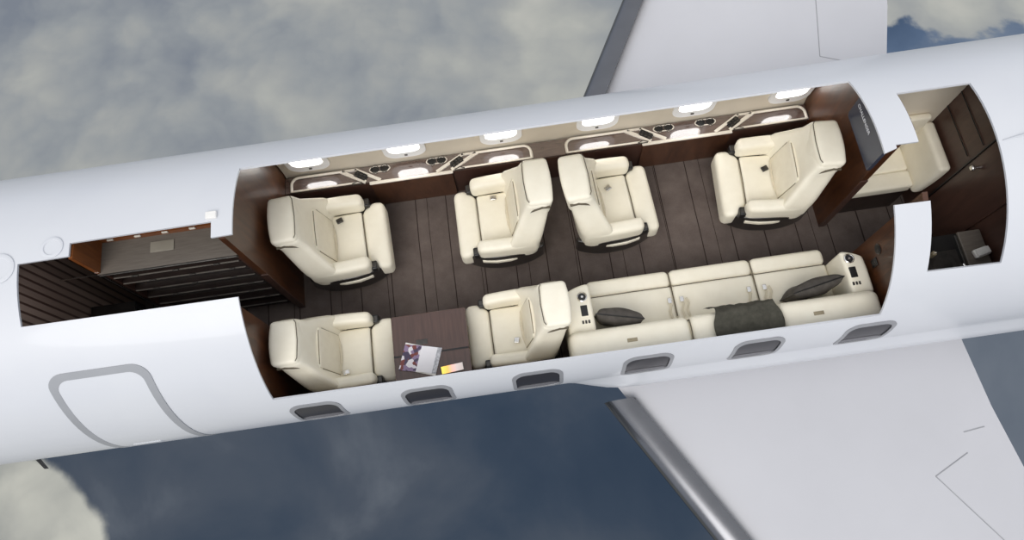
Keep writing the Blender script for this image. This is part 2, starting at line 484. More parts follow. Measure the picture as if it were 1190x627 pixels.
S_OUT = [(-8.2, math.radians(-90)*R), (11.5, math.radians(-90)*R), (11.5, math.radians(270)*R), (-8.2, math.radians(270)*R)]
plate('fuselage_skin', 'paint', air, dens(S_OUT, .12), [cut_main]+win_p+win_s, R, R-.018, .16, 4.0)
tag(bpy.data.objects['fuselage_skin'], 'glossy white outer skin')
for i, x in enumerate(WX):
    f_ = plate('window_frame', 'frame_grey', air, fr_p[i], [win_p[i]], R+.006, R-.03, .05, 2)
    g_ = plate('window_pane', 'glass', f_, rrect(x-.185, x+.185, 165.0, 183.0, .09), [], R-.004, R-.014, .06, 3)
    s_ = plate('window_shade', 'shade', f_, rrect(x-.178, x+.178, 177.5, 182.7, .06), [], R-.001, R-.0035, .06, 3)
# entry door outlined by a grey band
do = rrect(-3.56, -2.79, 131.2, 203, .13); di = rrect(-3.50, -2.85, 134.0, 200.5, .10)
dr = plate('entry_door', 'paint', air, di, [], R+.004, R-.002, .1, 3)
plate('door_band', 'door_band', dr, do, [di], R+.006, R-.002, .05, 2)
plate('door_latch_cover', 'paint', dr, rrect(-3.40, -3.16, 180.5, 183.5, .015), [], R+.009, R, .1, 3)
# small round fittings and a latch on the crown
def ring_on(x, az, r_, nm):
    c = onhull(x, math.radians(az)); n = Vector((0, math.cos(math.radians(az)), math.sin(math.radians(az))))
    q = n.to_track_quat('Z', 'Y').to_matrix()
    mb = MB(); mb.lathe([(r_, -.01), (r_, .006), (r_*.9, .010), (r_*.74, .010), (r_*.68, .003), (.001, .003)])
    mb.v = [q @ v_ + c for v_ in mb.v]
    return mb.build(nm, 'paint', air)
ring_on(-3.745, 92.3, .115, 'round_roof_fitting'); ring_on(-3.36, 87.2, .085, 'round_roof_fitting')
mb = MB(); mb.box((-2.165, R*math.cos(math.radians(83.6)), ZC+R*math.sin(math.radians(83.6))+.008), (.085, .06, .03), .01); mb.build('roof_latch', 'towel', air)
# small black antenna under the nose
mb = MB(); mb.prism([(-4.56, -1.17), (-4.52, -1.17), (-4.42, -1.285), (-4.45, -1.285)], .14, .16)
mb.build('antenna', 'black', air)
# dorsal ridge running up to the fin
vs = []; fs = []
N = 16
for i in range(N+1):
    x = 3.70+i*.5; h = .03+.05*i**1.35; wd = .012+.03*i**.8
    for j in range(9):
        t_ = j/8*2-1
        yy = t_*wd-.17*max(0, 1-i/3); zz = ZC+math.sqrt(max(0, rad(x)**2-yy*yy))+(cz(x)-ZC) - .02 + h*(1-abs(t_)**.7)
        vs.append((x, yy, zz))
for i in range(N):
    for j in range(8): fs.append([i*9+j, i*9+j+9, i*9+j+10, i*9+j+1])
fs.append([N*9+j for j in range(9)])
mb = MB(); mb.add(vs, fs); mb.build('dorsal_fin', 'paint', air)

# wings: outline in plan (x, |y|), swept, with thickness
def wing(sgn, le, te, ys, z0, dih):
    """le/te: x at each |y| station"""
    vs = []; fs = []; prof = []
    NS = 15
    for yi, (yy, xl, xt) in enumerate(zip(ys, le, te)):
        c = xt-xl; th = min(.13*c, .36)*(1-.1*yi/len(ys))
        sec = []
        for i in range(NS):
            t_ = (1-math.cos(PI*i/(NS-1)))/2
            h = th*(.2969*math.sqrt(t_)-.126*t_-.3516*t_*t_+.2843*t_**3-.1015*t_**4)*5*.5
            sec.append((xl+c*t_, h))
        ring = [(x, z0+dih*yy+h) for x, h in sec]+[(x, z0+dih*yy-h) for x, h in reversed(sec[1:-1])]
        vs += [(x, sgn*yy, z) for x, z in ring]
    n = 2*NS-2
    for i in range(len(ys)-1):
        for j in range(n):
            q = [i*n+j, i*n+(j+1) % n, (i+1)*n+(j+1) % n, (i+1)*n+j]
            fs.append(q if sgn < 0 else q[::-1])
    return vs, fs, n
ysta = [.6, 1.3, 1.9, 2.6, 4.0, 6.5, 9.0]
lefn = lambda y: .72+.56*(y-1.28)
te_p = [4.16, 4.2, 4.24, 4.34, 4.85, 5.8, 6.7]; te_s = [4.35, 4.38, 4.44, 4.66, 5.0, 5.9, 6.8]
WZ = -.30
for sgn, tes, nm in ((-1, te_p, 'port'), (1, te_s, 'starboard')):
    le = [lefn(y)+.16 for y in ysta]
    vs, fs, n = wing(sgn, le, tes, ysta, WZ, .03)
    mb = MB(); mb.add(vs, fs); wo = mb.build('wing', 'wing_paint', air, angle=60)
    bm = bmesh.new(); bm.from_mesh(wo.data); bmesh.ops.recalc_face_normals(bm, faces=bm.faces); bm.to_mesh(wo.data); bm.free()
    # polished leading-edge slat: a half-round nose rolled along the span
    vs = []; fs = []; NN = 14
    ys2 = [1.36 if sgn < 0 else 1.2, 2.0, 3.0, 4.5, 6.5, 9.0]
    for y in ys2:
        xl = lefn(y); dz_ = WZ+.03*y
        for i in range(NN):
            a = PI*(-.62+1.12*i/(NN-1))+PI   # from under the nose over to the upper side
            rx, rz_ = .27, .12
            vs.append((xl+.2+rx*math.cos(a), sgn*y, dz_-.0-rz_*math.sin(a)))
    for i in range(len(ys2)-1):
        for j in range(NN-1): fs.append([i*NN+j, i*NN+j+1, (i+1)*NN+j+1, (i+1)*NN+j])
    fs.append(list(range(NN)))
    mb = MB(); mb.add(vs, fs); so = mb.build('leading_edge_slat', 'slat_metal', wo, angle=70)
    bm = bmesh.new(); bm.from_mesh(so.data); bmesh.ops.recalc_face_normals(bm, faces=bm.faces); bm.to_mesh(so.data); bm.free()
    tag(so, 'polished bare metal leading edge')
# panel gaps on the wings: thin recessed strips
def gap(wo_idx, pts, z):
    mb = MB()
    for a, b_ in zip(pts[:-1], pts[1:]):
        a = Vector((a[0], a[1], 0)); b_ = Vector((b_[0], b_[1], 0)); d = (b_-a).normalized(); n = Vector((-d.y, d.x, 0))*.006
        mb.prism([tuple((a-n)[:2]), tuple((b_-n)[:2]), tuple((b_+n)[:2]), tuple((a+n)[:2])], z-.01, z+.002)
    return mb.build('panel_gap', 'frame_grey', wo_idx)
wings = [o for o in bpy.data.objects if o.name.startswith('wing') and o.parent == air and 'window' not in o.name]
from mathutils.bvhtree import BVHTree
for wo, paths in zip(wings, ([[(3.893, -2.088), (4.10, -2.065)], [(3.86, -2.27), (3.50, -2.43), (3.95, -3.1)]], [[(3.95, 3.2), (3.72, 2.06), (4.02, 1.95)]])):
    me_ = wo.data; bv = BVHTree.FromPolygons([v_.co for v_ in me_.vertices], [p.vertices for p in me_.polygons])
    for path in paths:
        L = []
        for a, b_ in zip(path[:-1], path[1:]):
            for i in range(9):
                x = a[0]+(b_[0]-a[0])*i/8; y = a[1]+(b_[1]-a[1])*i/8
                h = bv.ray_cast(Vector((x, y, 3)), Vector((0, 0, -1)))[0]
                if h and not (L and (L[-1]-h).length < 1e-4): L.append(h+Vector((0, 0, .001)))
        if len(L) > 2: mb = MB(); mb.tube(L, .0055, 5, flat=.4); mb.build('panel_gap', 'frame_grey', wo)
# wing-body fairing: smooth swelling of the belly where the wings join
vs = []; fs = []
NX, NA = 40, 40
for i in range(NX+1):
    x = .15+i*(5.6/NX); t_ = i/NX
    g_ = min(1, max(0, (x-.15)/.75)); g_ = g_*g_*(3-2*g_); e_ = min(1, (5.75-x)/.9); e_ = max(e_, 0); e_ = e_*e_*(3-2*e_); g_ *= e_
    for j in range(NA+1):
        a = math.radians(178+(184)*j/NA)   # port waist, under the belly, starboard waist
        side = abs(math.cos(a))
        dd_ = min(max(0, math.degrees(a)-187), max(0, 353-math.degrees(a))); ss_ = min(1, dd_/18); ss_ = ss_*ss_*(3-2*ss_)
        bul = g_*.17*ss_
        r_ = R-.012+bul*1.0
        vs.append((x, r_*math.cos(a), ZC+r_*math.sin(a)))
for i in range(NX):
    for j in range(NA): fs.append([i*(NA+1)+j, (i+1)*(NA+1)+j, (i+1)*(NA+1)+j+1, i*(NA+1)+j+1])
mb = MB(); mb.add(vs, fs); fo = mb.build('wing_root_fairing', 'paint', air, angle=80)
bm = bmesh.new(); bm.from_mesh(fo.data); bmesh.ops.recalc_face_normals(bm, faces=bm.faces); bm.to_mesh(fo.data); bm.free()

# ================================================================== THE CABIN SHELL (structure)
def struct(o): o['kind'] = 'structure'; return o
FX0, FX1 = -4.05, 3.98
mb = MB(); mb.prism([(FX0, -1.03), (FX1, -1.03), (FX1, 1.03), (FX0, 1.03)], -.06, 0)
struct(mb.build('floor', 'carpet', smooth=False))
BX0, BX1 = -2.12, 3.06
RL = 1.145
def lin(nm, x0, x1, a0, a1, holes, m_='lining'):
    me = skin_mesh(nm, poly([(x0, a0), (x1, a0), (x1, a1), (x0, a1)]), holes, R-.022, RL, .11, 3)
    me.materials.append(MT[m_]); o = bpy.data.objects.new(nm, me); COL.objects.link(o); return struct(o)
win_si = [rrect(x-.155, x+.155, 2.2, 18.5, .085) for x in WXS]
lin('wall_starboard', BX0+.06, BX1-.001, -24, 40, win_si)
win_pi = [rrect(x-.165, x+.165, 167, 182, .085) for x in WX]
lin('wall_port', BX0+.06, BX1-.001, 171, 205, [])
mb = MB(); mb.prism([(3.13, .57), (3.955, .57), (3.955, .60), (3.13, .60)], .0, 1.66); struct(mb.build('wall_starboard_lavatory', 'lining', smooth=False))
# starboard windows, daylit, with pale surround
for i, x in enumerate(WXS):
    o = plate('window_%d' % (i+1), 'white_plastic', None, rrect(x-.20, x+.20, -2.2, 21, .12), [rrect(x-.152, x+.152, 2.4, 18.2, .085)], RL-.001, RL-.022, .05, 2)
    struct(o)
    q = plate('window_pane', 'daylight', o, rrect(x-.165, x+.165, 1.3, 19.2, .09), [], R-.075, R-.085, .06, 3)
    mb = MB(); a = math.radians(.2); mb.box((x-.0, (RL-.024)*math.cos(a), ZC+(RL-.024)*math.sin(a)), (.03, .014, .02), .004)
    mb.build('shade_handle', 'dark_metal', o)

def bulkhead(nm, x0, x1, ya, yb, m_, ztop=None, rr=R-.024):
    """flat bulkhead panel between y=ya and yb, its outer side following the barrel, its top the crown"""
    pts = []
    n = 26
    def top(y): return ZC+math.sqrt(max(0, rr*rr-y*y))
    ys = [ya+(yb-ya)*i/n for i in range(n+1)]
    low = [(ya, 0), (yb, 0)]
    arc = []
    for y in reversed(ys): arc.append((y, min(top(y), ztop or 9)))
    pts = low+arc
    # widest part of the barrel lies above the floor: swing outward to the hull at both ends where needed
    out_ = []
    def waist(sg, rev=False):
        L = []
        for i in range(1, 12):
            z = .0+i*(ZC+.0)/12*1.0
            L.append((sg*math.sqrt(max(0, rr*rr-(z-ZC)**2)), z))
        return L
    mb = MB(); mb.prism(pts, x0, x1, axis=0)
    return struct(mb.build(nm, m_, smooth=False))
def hullprof(ya, yb, rr=R-.024, n=40):
    """outline of the barrel's cross-section clipped to ya..yb and above the floor"""
    pts = []
    a0 = -math.asin(ZC/rr)
    for i in range(n+1):
        a = a0+(PI-2*a0)*i/n
        y, z = rr*math.cos(a), ZC+rr*math.sin(a)
        pts.append((y, max(z, 0)))
    # clip
    def clip(ps, f_in, isect):
        o = []
        for i in range(len(ps)):
            p, q = ps[i], ps[(i+1) % len(ps)]
            if f_in(p): o.append(p)
            if f_in(p) != f_in(q): o.append(isect(p, q))
        return o
    ix = lambda c: (lambda p, q: (c, p[1]+(q[1]-p[1])*(c-p[0])/(q[0]-p[0])))
    pts = clip(pts, lambda p: p[0] >= ya, ix(ya))
    pts = clip(pts, lambda p: p[0] <= yb, ix(yb))
    return pts
def bulk(nm, x0, x1, ya, yb, m_, rr=R-.024):
    mb = MB(); mb.prism(hullprof(ya, yb, rr), x0, x1, axis=0)
    return struct(mb.build(nm, m_, smooth=False))
bulk('wall_forward_starboard', BX0, BX0+.05, -.05, 2, 'wood')
bulk('wall_forward_port', BX0, BX0+.05, -2, -.505, 'wood')
bulk('wall_aft_starboard', BX1, BX1+.06, .02, 2, 'wood')
bulk('wall_aft_port', BX1, BX1+.04, -2, -.445, 'wood')
bulk('wall_cockpit', -3.72, -3.67, -2, 2, 'planks')
bulk('wall_lavatory_aft', 3.96, 4.02, -2, 2, 'wood_dark')
# pale edge trims on the door jambs
mb = MB(); mb.box((BX0+.027, -.055, .5), (.06, .012, 1.0), .003); struct(mb.build('trim_1', 'wood_dark'))
mb = MB(); mb.box((BX1+.03, .014, .5), (.066, .012, 1.0), .003); struct(mb.build('trim_2', 'wood_dark'))
# lavatory door in the aft wall
mb = MB(); mb.box((3.955, -.235, .93), (.02, .47, 1.80), .006); d1 = struct(mb.build('door_1', 'wood_dark'))
mb = MB(); mb.lathe([(.001, 3.885), (.018, 3.885), (.026, 3.895), (.026, 3.905), (.012, 3.92), (.012, 3.944)], (0, -.075, 1.16), axis='x'); mb.build('door_handle', 'chrome', d1)
mb = MB(); mb.box((3.945, .012, .93), (.012, .012, 1.82), .003); struct(mb.build('trim_3', 'black'))
mb = MB(); mb.box((3.953, .45, 1.30), (.008, .80, .006), .002); struct(mb.build('trim_4', 'black'))
mb = MB(); mb.box((3.953, .40, 1.08), (.008, .66, .006), .002); struct(mb.build('trim_5', 'black'))
# wall side of the port cabin under the cut
# ================================================================== STARBOARD SIDE LEDGE
LZ = .48
led = thing('side_ledge', 'long dark glossy ledge with cream frames under the far row of windows', 'ledge', (0, 0, 0))
mb = MB(); mb.prism([(BX0+.055, .95), (BX1-.005, .95), (BX1-.005, 1.118), (BX0+.055, 1.118)], LZ-.03, LZ)
mb.build('ledge_top', 'ledge_wood', led, smooth=False)
mb = MB(); mb.prism([(BX0+.055, .955), (BX1-.005, .955), (BX1-.005, .985), (BX0+.055, .985)], .003, LZ-.031)
mb.build('lower_panel', 'wood_dark', led, smooth=False)
def console(xa, xb):
    mb = MB(); mb.prism([(xa, .925), (xb, .925), (xb, .954), (xa, .954)], .01, LZ-.02); mb.build('front_panel', 'wood_front', led, smooth=False)
    mb = MB(); mb.box(((xa+xb)/2, .938, LZ-.004), (xb-xa+.02, .034, .02), .008); mb.build('front_edge', 'trim', led)
console(-1.235, -.44); console(1.43, 2.29)
def lframe(x_out, x_in, x_dia, s_):
    """cream loop: outer rounded end at x_out, straight along the wall, and a diagonal down to the console"""
    mb = MB(); r_ = .075; h = LZ+.012
    cx = x_out + s_*r_
    pts = [(x_out, .955, h), (x_out, 1.10-r_, h)]
    for i in range(1, 7):
        a = PI/2*i/6; pts.append((cx - s_*r_*math.cos(a), 1.10-r_+r_*math.sin(a), h))
    pts += [(x_in, 1.10, h)]
    mb.tube(pts, .014, 8, flat=.8)
    mb.tube([(x_out+s_*.0, .958, h), (x_dia, .958, h)], .010, 8, flat=.9)
    # broad diagonal band
    def strip(a, b_, wd):
        a = Vector((a[0], a[1], 0)); b_ = Vector((b_[0], b_[1], 0)); d = (b_-a).normalized(); n = Vector((-d.y, d.x, 0))*wd/2
        mb.prism([tuple((a-n)[:2]), tuple((b_-n)[:2]), tuple((b_+n)[:2]), tuple((a+n)[:2])], LZ-.005, LZ+.014)
    strip((x_in-s_*.02, 1.105), (x_dia+s_*.02, .955), .035)
    strip((x_in+s_*.125, 1.105), (x_dia+s_*.165, .955), .03)
    strip((x_in-s_*.02, 1.102), (x_in+s_*.14, 1.102), .02)
    mb.build('cream_frame', 'trim', led, angle=50)
    # control panel set on the diagonal
    ang = math.atan2(.955-1.105, (x_dia-x_in)+s_*.03)
    c = Vector(((x_in+x_dia)/2+s_*.077, 1.03, LZ+.004)); rot = Matrix.Rotation(ang, 3, 'Z')
    mb = MB(); mb.box(c, (.135, .082, .02), .006, rot=rot); cp = mb.build('control_panel', 'black', led)
    mb = MB()
    for i in range(3):
        for j in range(2): mb.box(c+rot @ Vector((-.038+.038*i, -.018+.036*j, .011)), (.026, .018, .006), .002)
    mb.build('buttons', 'dark_metal', cp)
    # small latch on the inner edge
    mb = MB(); xc = x_dia-s_*.06
    mb.tube([(xc-.05, .95, LZ+.018), (xc-.04, .938, LZ+.022), (xc+.04, .938, LZ+.022), (xc+.05, .95, LZ+.018), (xc, .965, LZ+.02)], .005, 6, closed=True); mb.build('edge_latch', 'dark_metal', led)
lframe(-2.0, -1.50, -1.30, 1)
lframe(.345, -.19, -.42, -1)
lframe(.69, 1.30, 1.49, 1)
lframe(3.03, 2.52, 2.30, -1)
def cups(x, y=1.075):
    mb = MB()
    L = []
    for i in range(28):
        a = 2*PI*i/28; L.append((x+math.copysign(min(abs(math.cos(a))*.1, .1), math.cos(a))+.0, y+.042*math.sin(a)*(1.0 if abs(math.cos(a)) > .35 else .72), LZ+.007))
    mb.tube(L, .0055, 6, closed=True); cp = mb.build('cup_holder', 'trim', led)
    for s_ in (-1, 1):
        mb = MB(); mb.lathe([(.041, .0), (.041, .012), (.036, .012), (.035, .002), (.001, .002)], (x+s_*.046, y, LZ+.001), 20); mb.build('cup_well', 'black', cp)
cups(-1.135); cups(-.575); cups(1.655); cups(2.065)
# port side ledge under the near wall
pl = thing('side_ledge', 'narrow ledge half hidden under the near cut edge beside the folding table', 'ledge')
mb = MB(); mb.prism([(BX0+.055, -1.12), (.36, -1.12), (.36, -1.075), (BX0+.055, -1.075)], LZ+.10, LZ+.13); mb.build('ledge_top', 'ledge_wood', pl, smooth=False)
mb = MB(); mb.prism([(BX0+.055, -1.11), (.36, -1.11), (.36, -1.085), (BX0+.055, -1.085)], .02, LZ+.099); mb.build('lower_panel', 'wood_dark', pl, smooth=False)
for xc in (-1.08, -.36):
    mb = MB(); mb.tube([(xc-.14, -1.085, LZ+.135), (xc-.10, -1.11, LZ+.135), (xc+.10, -1.11, LZ+.135), (xc+.14, -1.085, LZ+.135)], .011, 8, flat=.6); mb.build('cream_frame', 'trim', pl)

# ================================================================== CABIN SEATS
def make_seat(label, wide=1.0):
    t = thing('cabin_seat', label, 'seat', group='cream leather cabin seats')
    mb = MB(); mb.box((-.0, 0, .02), (.56, .46, .035), .01); mb.box((0, 0, .13), (.44, .40, .20), .03); mb.build('base', 'dark_side', t)
    mb = MB(); mb.box((.015, 0, .345), (.396, .522*wide, .19), .028, puff=.07); sc_ = mb.build('seat_cushion', 'leather', t)
    # front bolster that rolls over the front edge and spreads past the armrests
    def f_bol(q):
        u_ = (q.x+.13)/.26
        z = q.z - .07*max(0, u_-.35)**1.6 if q.z > 0 else q.z - .01
        return (q.x, q.y*(1+.30*min(1, max(0, (u_-.12)/.40))-.10*max(0, u_-.75)), z)
    mb = MB(); mb.box((.322, 0, .322), (.216, .522*wide, .232), .042, fn=f_bol, puff=.03, n=4); mb.build('front_bolster', 'leather', t)
    mb = MB(); mb.tube([(.214, -.25*wide, .425), (.216, 0, .440), (.214, .25*wide, .425)], .0045, 6); mb.build('seam', 'seam', sc_)
    for s_ in (-1, 1):
        def f_arm(q, s_=s_):
            u_ = (q.x+.28)/.56
            return (q.x, q.y+s_*.012*math.sin(u_*PI), q.z+(.02*(1-u_) if q.z > 0 else 0))
        mb = MB(); mb.box((-.03, s_*.317*wide, .50), (.56, .125, .20), .045, fn=f_arm, n=4, puff=.05); mb.build('armrest', 'leather', t)
    # dark shells under the armrests with a pale inset
    for s_ in (-1, 1):
        def f_sh(q, s_=s_):
            u_ = q.x/.38
            return (q.x, q.y - s_*.085*abs(u_)**2.5, q.z*(1-.25*u_*u_))
        mb = MB(); mb.box((-.005, s_*.372*wide, .27), (.72, .05, .30), .022, fn=f_sh, n=9); sh = mb.build('side_shell', 'dark_side', t)
        mb = MB(); mb.box((.03, s_*.40*wide, .33), (.40, .016, .05), .007, fn=lambda q, s_=s_: (q.x, q.y-s_*.10*(q.x/.38)**2, q.z)); mb.build('pale_inset', 'leather', sh)
        mb = MB(); mb.box((.272, s_*.325*wide, .435), (.06, .085, .10), .014); cb = mb.build('armrest_control', 'black', t)
        mb = MB(); mb.box((.276, s_*.325*wide, .487), (.036, .045, .005), .002); mb.build('lever_plate', 'dark_metal', cb)
    # wrap-round backrest that narrows towards the headrest
    def wz(z):
        if z < .62: return .385*wide
        if z < .98: return .385*wide+(.235-.385*wide)*(z-.62)/.36
        return .235
    def f_back(q):
        z = q.z+.70; t_ = (q.x+.1)/.2
        yy = (q.y/.30)*wz(z)
        ww = abs(yy)/wz(z)
        front = -.10-(z-.44)*.20; rear = -.345-.085*min(1, max(0, (z-.45)/.5))
        x = rear+(front-rear)*t_
        x += (.13*ww**3)*(1 if z < .62 else max(0, 1-(z-.62)/.42))*(.35+.65*t_)
        return (x, yy, z)
    mb = MB(); mb.box((0, 0, 0), (.20, .60, .78), .055, fn=f_back, n=9); bk = mb.build('backrest', 'leather', t, angle=60)
    # padded inner panel
    def f_pan(q):
        z = q.z+.625; x = -.10-(z-.44)*.20+.012+q.x
        return (x, q.y*(1-.10*max(0, z-.6)), z)
    mb = MB(); mb.box((0, 0, 0), (.042, .42*wide, .37), .016, fn=f_pan, n=4, puff=.02); mb.build('back_panel', 'leather_panel', bk)
    L = []
    for (yy, z) in ((-.208, .45), (-.208, .62), (-.208, .75), (-.17, .81), (0, .815), (.17, .81), (.208, .75), (.208, .62), (.208, .45)):
        L.append((-.10-(z-.44)*.20+.024, yy*wide, z))
    mb = MB(); mb.tube(L, .0042, 6); mb.build('seam', 'piping', bk)
    # headrest block
    def f_head(q):
        z = q.z+.985; t_ = q.x/.105
        return (-.335+q.x+.018*t_*(1-(q.y/.22)**2)-(.02*(z-.985)/.13), q.y*(1-.05*(z-.9)), z+.012*(1-(q.y/.23)**2))
    mb = MB(); mb.box((0, 0, 0), (.215, .445, .25), .038, fn=f_head, n=6); hd = mb.build('headrest', 'leather', t, angle=60)
    L = [(-.295, -.218, 1.02), (-.262, -.216, 1.108), (-.27, -.13, 1.118), (-.268, 0, 1.121), (-.27, .13, 1.118), (-.262, .216, 1.108)]
    L = []
    for (x, yy) in ((-.40, -.215), (-.30, -.222), (-.255, -.20), (-.240, -.17), (-.232, 0), (-.240, .17), (-.255, .20)):
        L.append((x, yy, 1.118 if abs(yy) < .21 else 1.09))
    mb = MB(); mb.tube(L[2:], .004, 6); mb.build('seam', 'seam', hd)
    for s_ in (-1, 1):
        mb = MB(); mb.tube([(-.43, s_*.228, 1.03), (-.36, s_*.232, 1.05), (-.30, s_*.236, 1.03), (-.25, s_*.226, .98)], .013, 6); mb.build('headrest_gap_shade', 'seam', hd)  # dark strip stands in for shade in the crevice beside the headrest
    # seat belt
    mb = MB(); mb.tube([(-.10, -.235*wide, .435), (-.07, -.18, .452), (-.055, -.05, .456), (-.06, .09, .455), (-.085, .20, .450), (-.11, .235*wide, .435)], .012, 6, flat=.22); bl = mb.build('seat_belt', 'belt', t)
    return t, bl
def buckle(parent, x, y, rz, dark=False, s=1.0):
    mb = MB(); rot = Matrix.Rotation(rz, 3, 'Z')
    mb.box((x, y, .468), (.062*s, .05*s, .018), .006, rot=rot)
    mb.box(Vector((x, y, .474))+rot @ Vector((.006, 0, .006)), (.032*s, .04*s, .008), .003, rot=rot)
    mb.build('belt_buckle', 'dark_metal' if dark else 'chrome', parent)

proto, belt0 = make_seat('cream cabin seat nearest the galley on the window-ledge side, facing aft')
spots = [
 (-1.55, .405, math.radians(3), 'cream cabin seat on the far side, directly behind the galley bulkhead', (.0, .19, .3, True)),
 (-.03, .405, PI, 'cream far-side seat second from the left, facing left, its back to the carpet gap', (.05, -.20, 0, False)),
 (.995, .405, math.radians(2), 'cream cabin seat on the far side facing aft, behind the empty gap in the ledge', (.02, .13, .5, False)),
 (2.50, .405, PI-math.radians(5), 'cream cabin seat on the far side beside the dark screen on the aft bulkhead', (.0, -.10, .4, True)),
 (-1.56, -.70, 0, 'cream cabin seat on the near side, left of the folding table', (-.02, -.20, .2, False)),
 (-.045, -.70, PI, 'cream cabin seat on the near side between the folding table and the sofa', (.0, .12, 1.4, False)),
]
seats = []
for i, (x, y, rz, lb, bk_) in enumerate(spots):
    o = proto if i == 0 else copy_tree(proto)
    o.location = (x, y, 0); o.rotation_euler = (0, 0, rz); o['label'] = lb
    if 'group' in o: del o['group']
    o['group'] = 'cream leather cabin seats'
    if y < 0: o.scale = (1, .86, 1)
    seats.append(o)
for o, s_ in zip(seats, spots):
    b_ = [q for q in bpy.data.objects if q.parent == o and q.name.startswith('seat_belt')][0]
    buckle(b_, *s_[4][:3], dark=s_[4][3])

# ================================================================== SOFA
sofa = thing('sofa', 'long cream three-seat sofa along the near wall with control panels on its arms', 'sofa', (1.7, -.75, 0))
def S(mb, name, m_, parent=None, angle=40):
    mb.v = [v_-Vector((1.7, -.75, 0)) for v_ in mb.v]
    return mb.build(name, m_, parent or sofa, angle=angle)
mb = MB(); mb.box((1.70, -.70, .13), (2.44, .50, .255), .02); S(mb, 'base', 'dark_side')
for (a, b_) in ((.645, 1.405), (1.41, 2.155), (2.16, 2.825)):
    mb = MB(); mb.box(((a+b_)/2, -.66, .34), (b_-a, .35, .17), .035, puff=.06); sc_ = S(mb, 'seat_cushion', 'leather')
    mb = MB(); mb.box(((a+b_)/2, -.42, .34), (b_-a, .155, .185), .05, puff=.05); S(mb, 'front_bolster', 'leather', sc_)
    sc_.children[0].location = (0, 0, 0)
    mb = MB(); mb.tube([(a+.01, -.502, .424), ((a+b_)/2, -.502, .432), (b_-.01, -.502, .424)], .004, 6); S(mb, 'seam', 'seam', sc_)
for x in (1.4075, 2.1575):
    mb = MB(); mb.tube([(x, -.35, .34), (x, -.36, .408), (x, -.5, .420), (x, -.78, .422)], .005, 6); S(mb, 'cushion_gap', 'seam')
def f_bk(q): return (q.x, q.y-.05*(q.z/.25), q.z)
for (a, b_) in ((.395, 1.395), (1.40, 2.14), (2.145, 2.985)):
    mb = MB(); mb.box(((a+b_)/2, -.985, .64), (b_-a, .25, .44), .06, fn=f_bk, puff=.04, n=6); S(mb, 'backrest', 'leather')
mb = MB(); mb.tube([(1.3975, -.915, .72), (1.3975, -.93, .845), (1.3975, -1.0, .862), (1.3975, -1.12, .85)], .005, 6); S(mb, 'back_gap', 'seam')
mb = MB(); mb.tube([(2.1425, -.915, .72), (2.1425, -.93, .845), (2.1425, -1.0, .862), (2.1425, -1.12, .85)], .005, 6); S(mb, 'back_gap', 'seam')
def arm(x0, x1, s_, yb=0):
    def f_(q):
        u_ = (q.y+.225-yb/2)/(.45-yb)      # 0 back, 1 front
        x = q.x
        z = q.z - (.05*max(0, u_-.5) if q.z > 0 else 0)
        y = q.y - (.075*max(0, (s_*q.x)/((x1-x0)/2)*.5+.5)**2 if u_ > .75 else 0)*((u_-.75)/.25 if u_ > .75 else 0)
        return (x, y, z)
    mb = MB(); mb.box(((x0+x1)/2, -.675-yb/2, .42), (x1-x0, .45-yb, .66), .035, fn=f_, n=6); a_ = S(mb, 'arm', 'leather')
    xc = (x0+x1)/2-s_*.03*0
    zt = .738
    mb = MB(); mb.lathe([(.043, 0), (.043, .010), (.036, .014), (.030, .008), (.012, .008), (.010, .014), (.001, .014)], (xc-.04*(-s_)*-1, -.575, zt+.003)); sp_ = S(mb, 'speaker_ring', 'chrome', a_)
    mb = MB(); mb.lathe([(.031, 0), (.031, .006), (.001, .006)], (xc-.04*(-s_)*-1, -.575, zt+.008)); S(mb, 'speaker_grille', 'black', sp_)
    mb = MB(); mb.box((xc-.04*(-s_)*-1+.0, -.70, zt+.006), (.058, .095, .02), .004); S(mb, 'control_panel', 'black', a_)
    mb = MB()
    for i in range(3): mb.box((xc-.04*(-s_)*-1-.026+.026*i, -.80, zt+.008), (.018, .03, .014), .003)
    S(mb, 'buttons', 'dark_metal', a_)
arm(.405, .64, -1); arm(2.83, 3.02, 1, .04)
for x in (.90, 2.45):
    mb = MB(); mb.box((x, -1.035, .868), (.085, .032, .008), .003); S(mb, 'back_plate', 'plate')
# belts lying where the cushions meet
for (x, n) in ((1.36, 1), (1.47, 2), (2.08, 1), (2.22, 2), (.75, 0), (2.70, 0)):
    if n == 0: continue
    mb = MB()
    for i in range(n):
        xo = x+.045*i
        mb.tube([(xo, -.80, .44), (xo-.012, -.74, .445), (xo+.01, -.68, .446), (xo-.004, -.63, .446)], .011, 6, flat=.25)
    bl = S(mb, 'seat_belt', 'belt')
    mb = MB(); mb.box((x-.0, -.64, .452), (.035, .05, .014), .004); S(mb, 'belt_buckle', 'chrome', bl)
# shift children of cushions: meshes were already placed in sofa space
for o in bpy.data.objects:
    pass

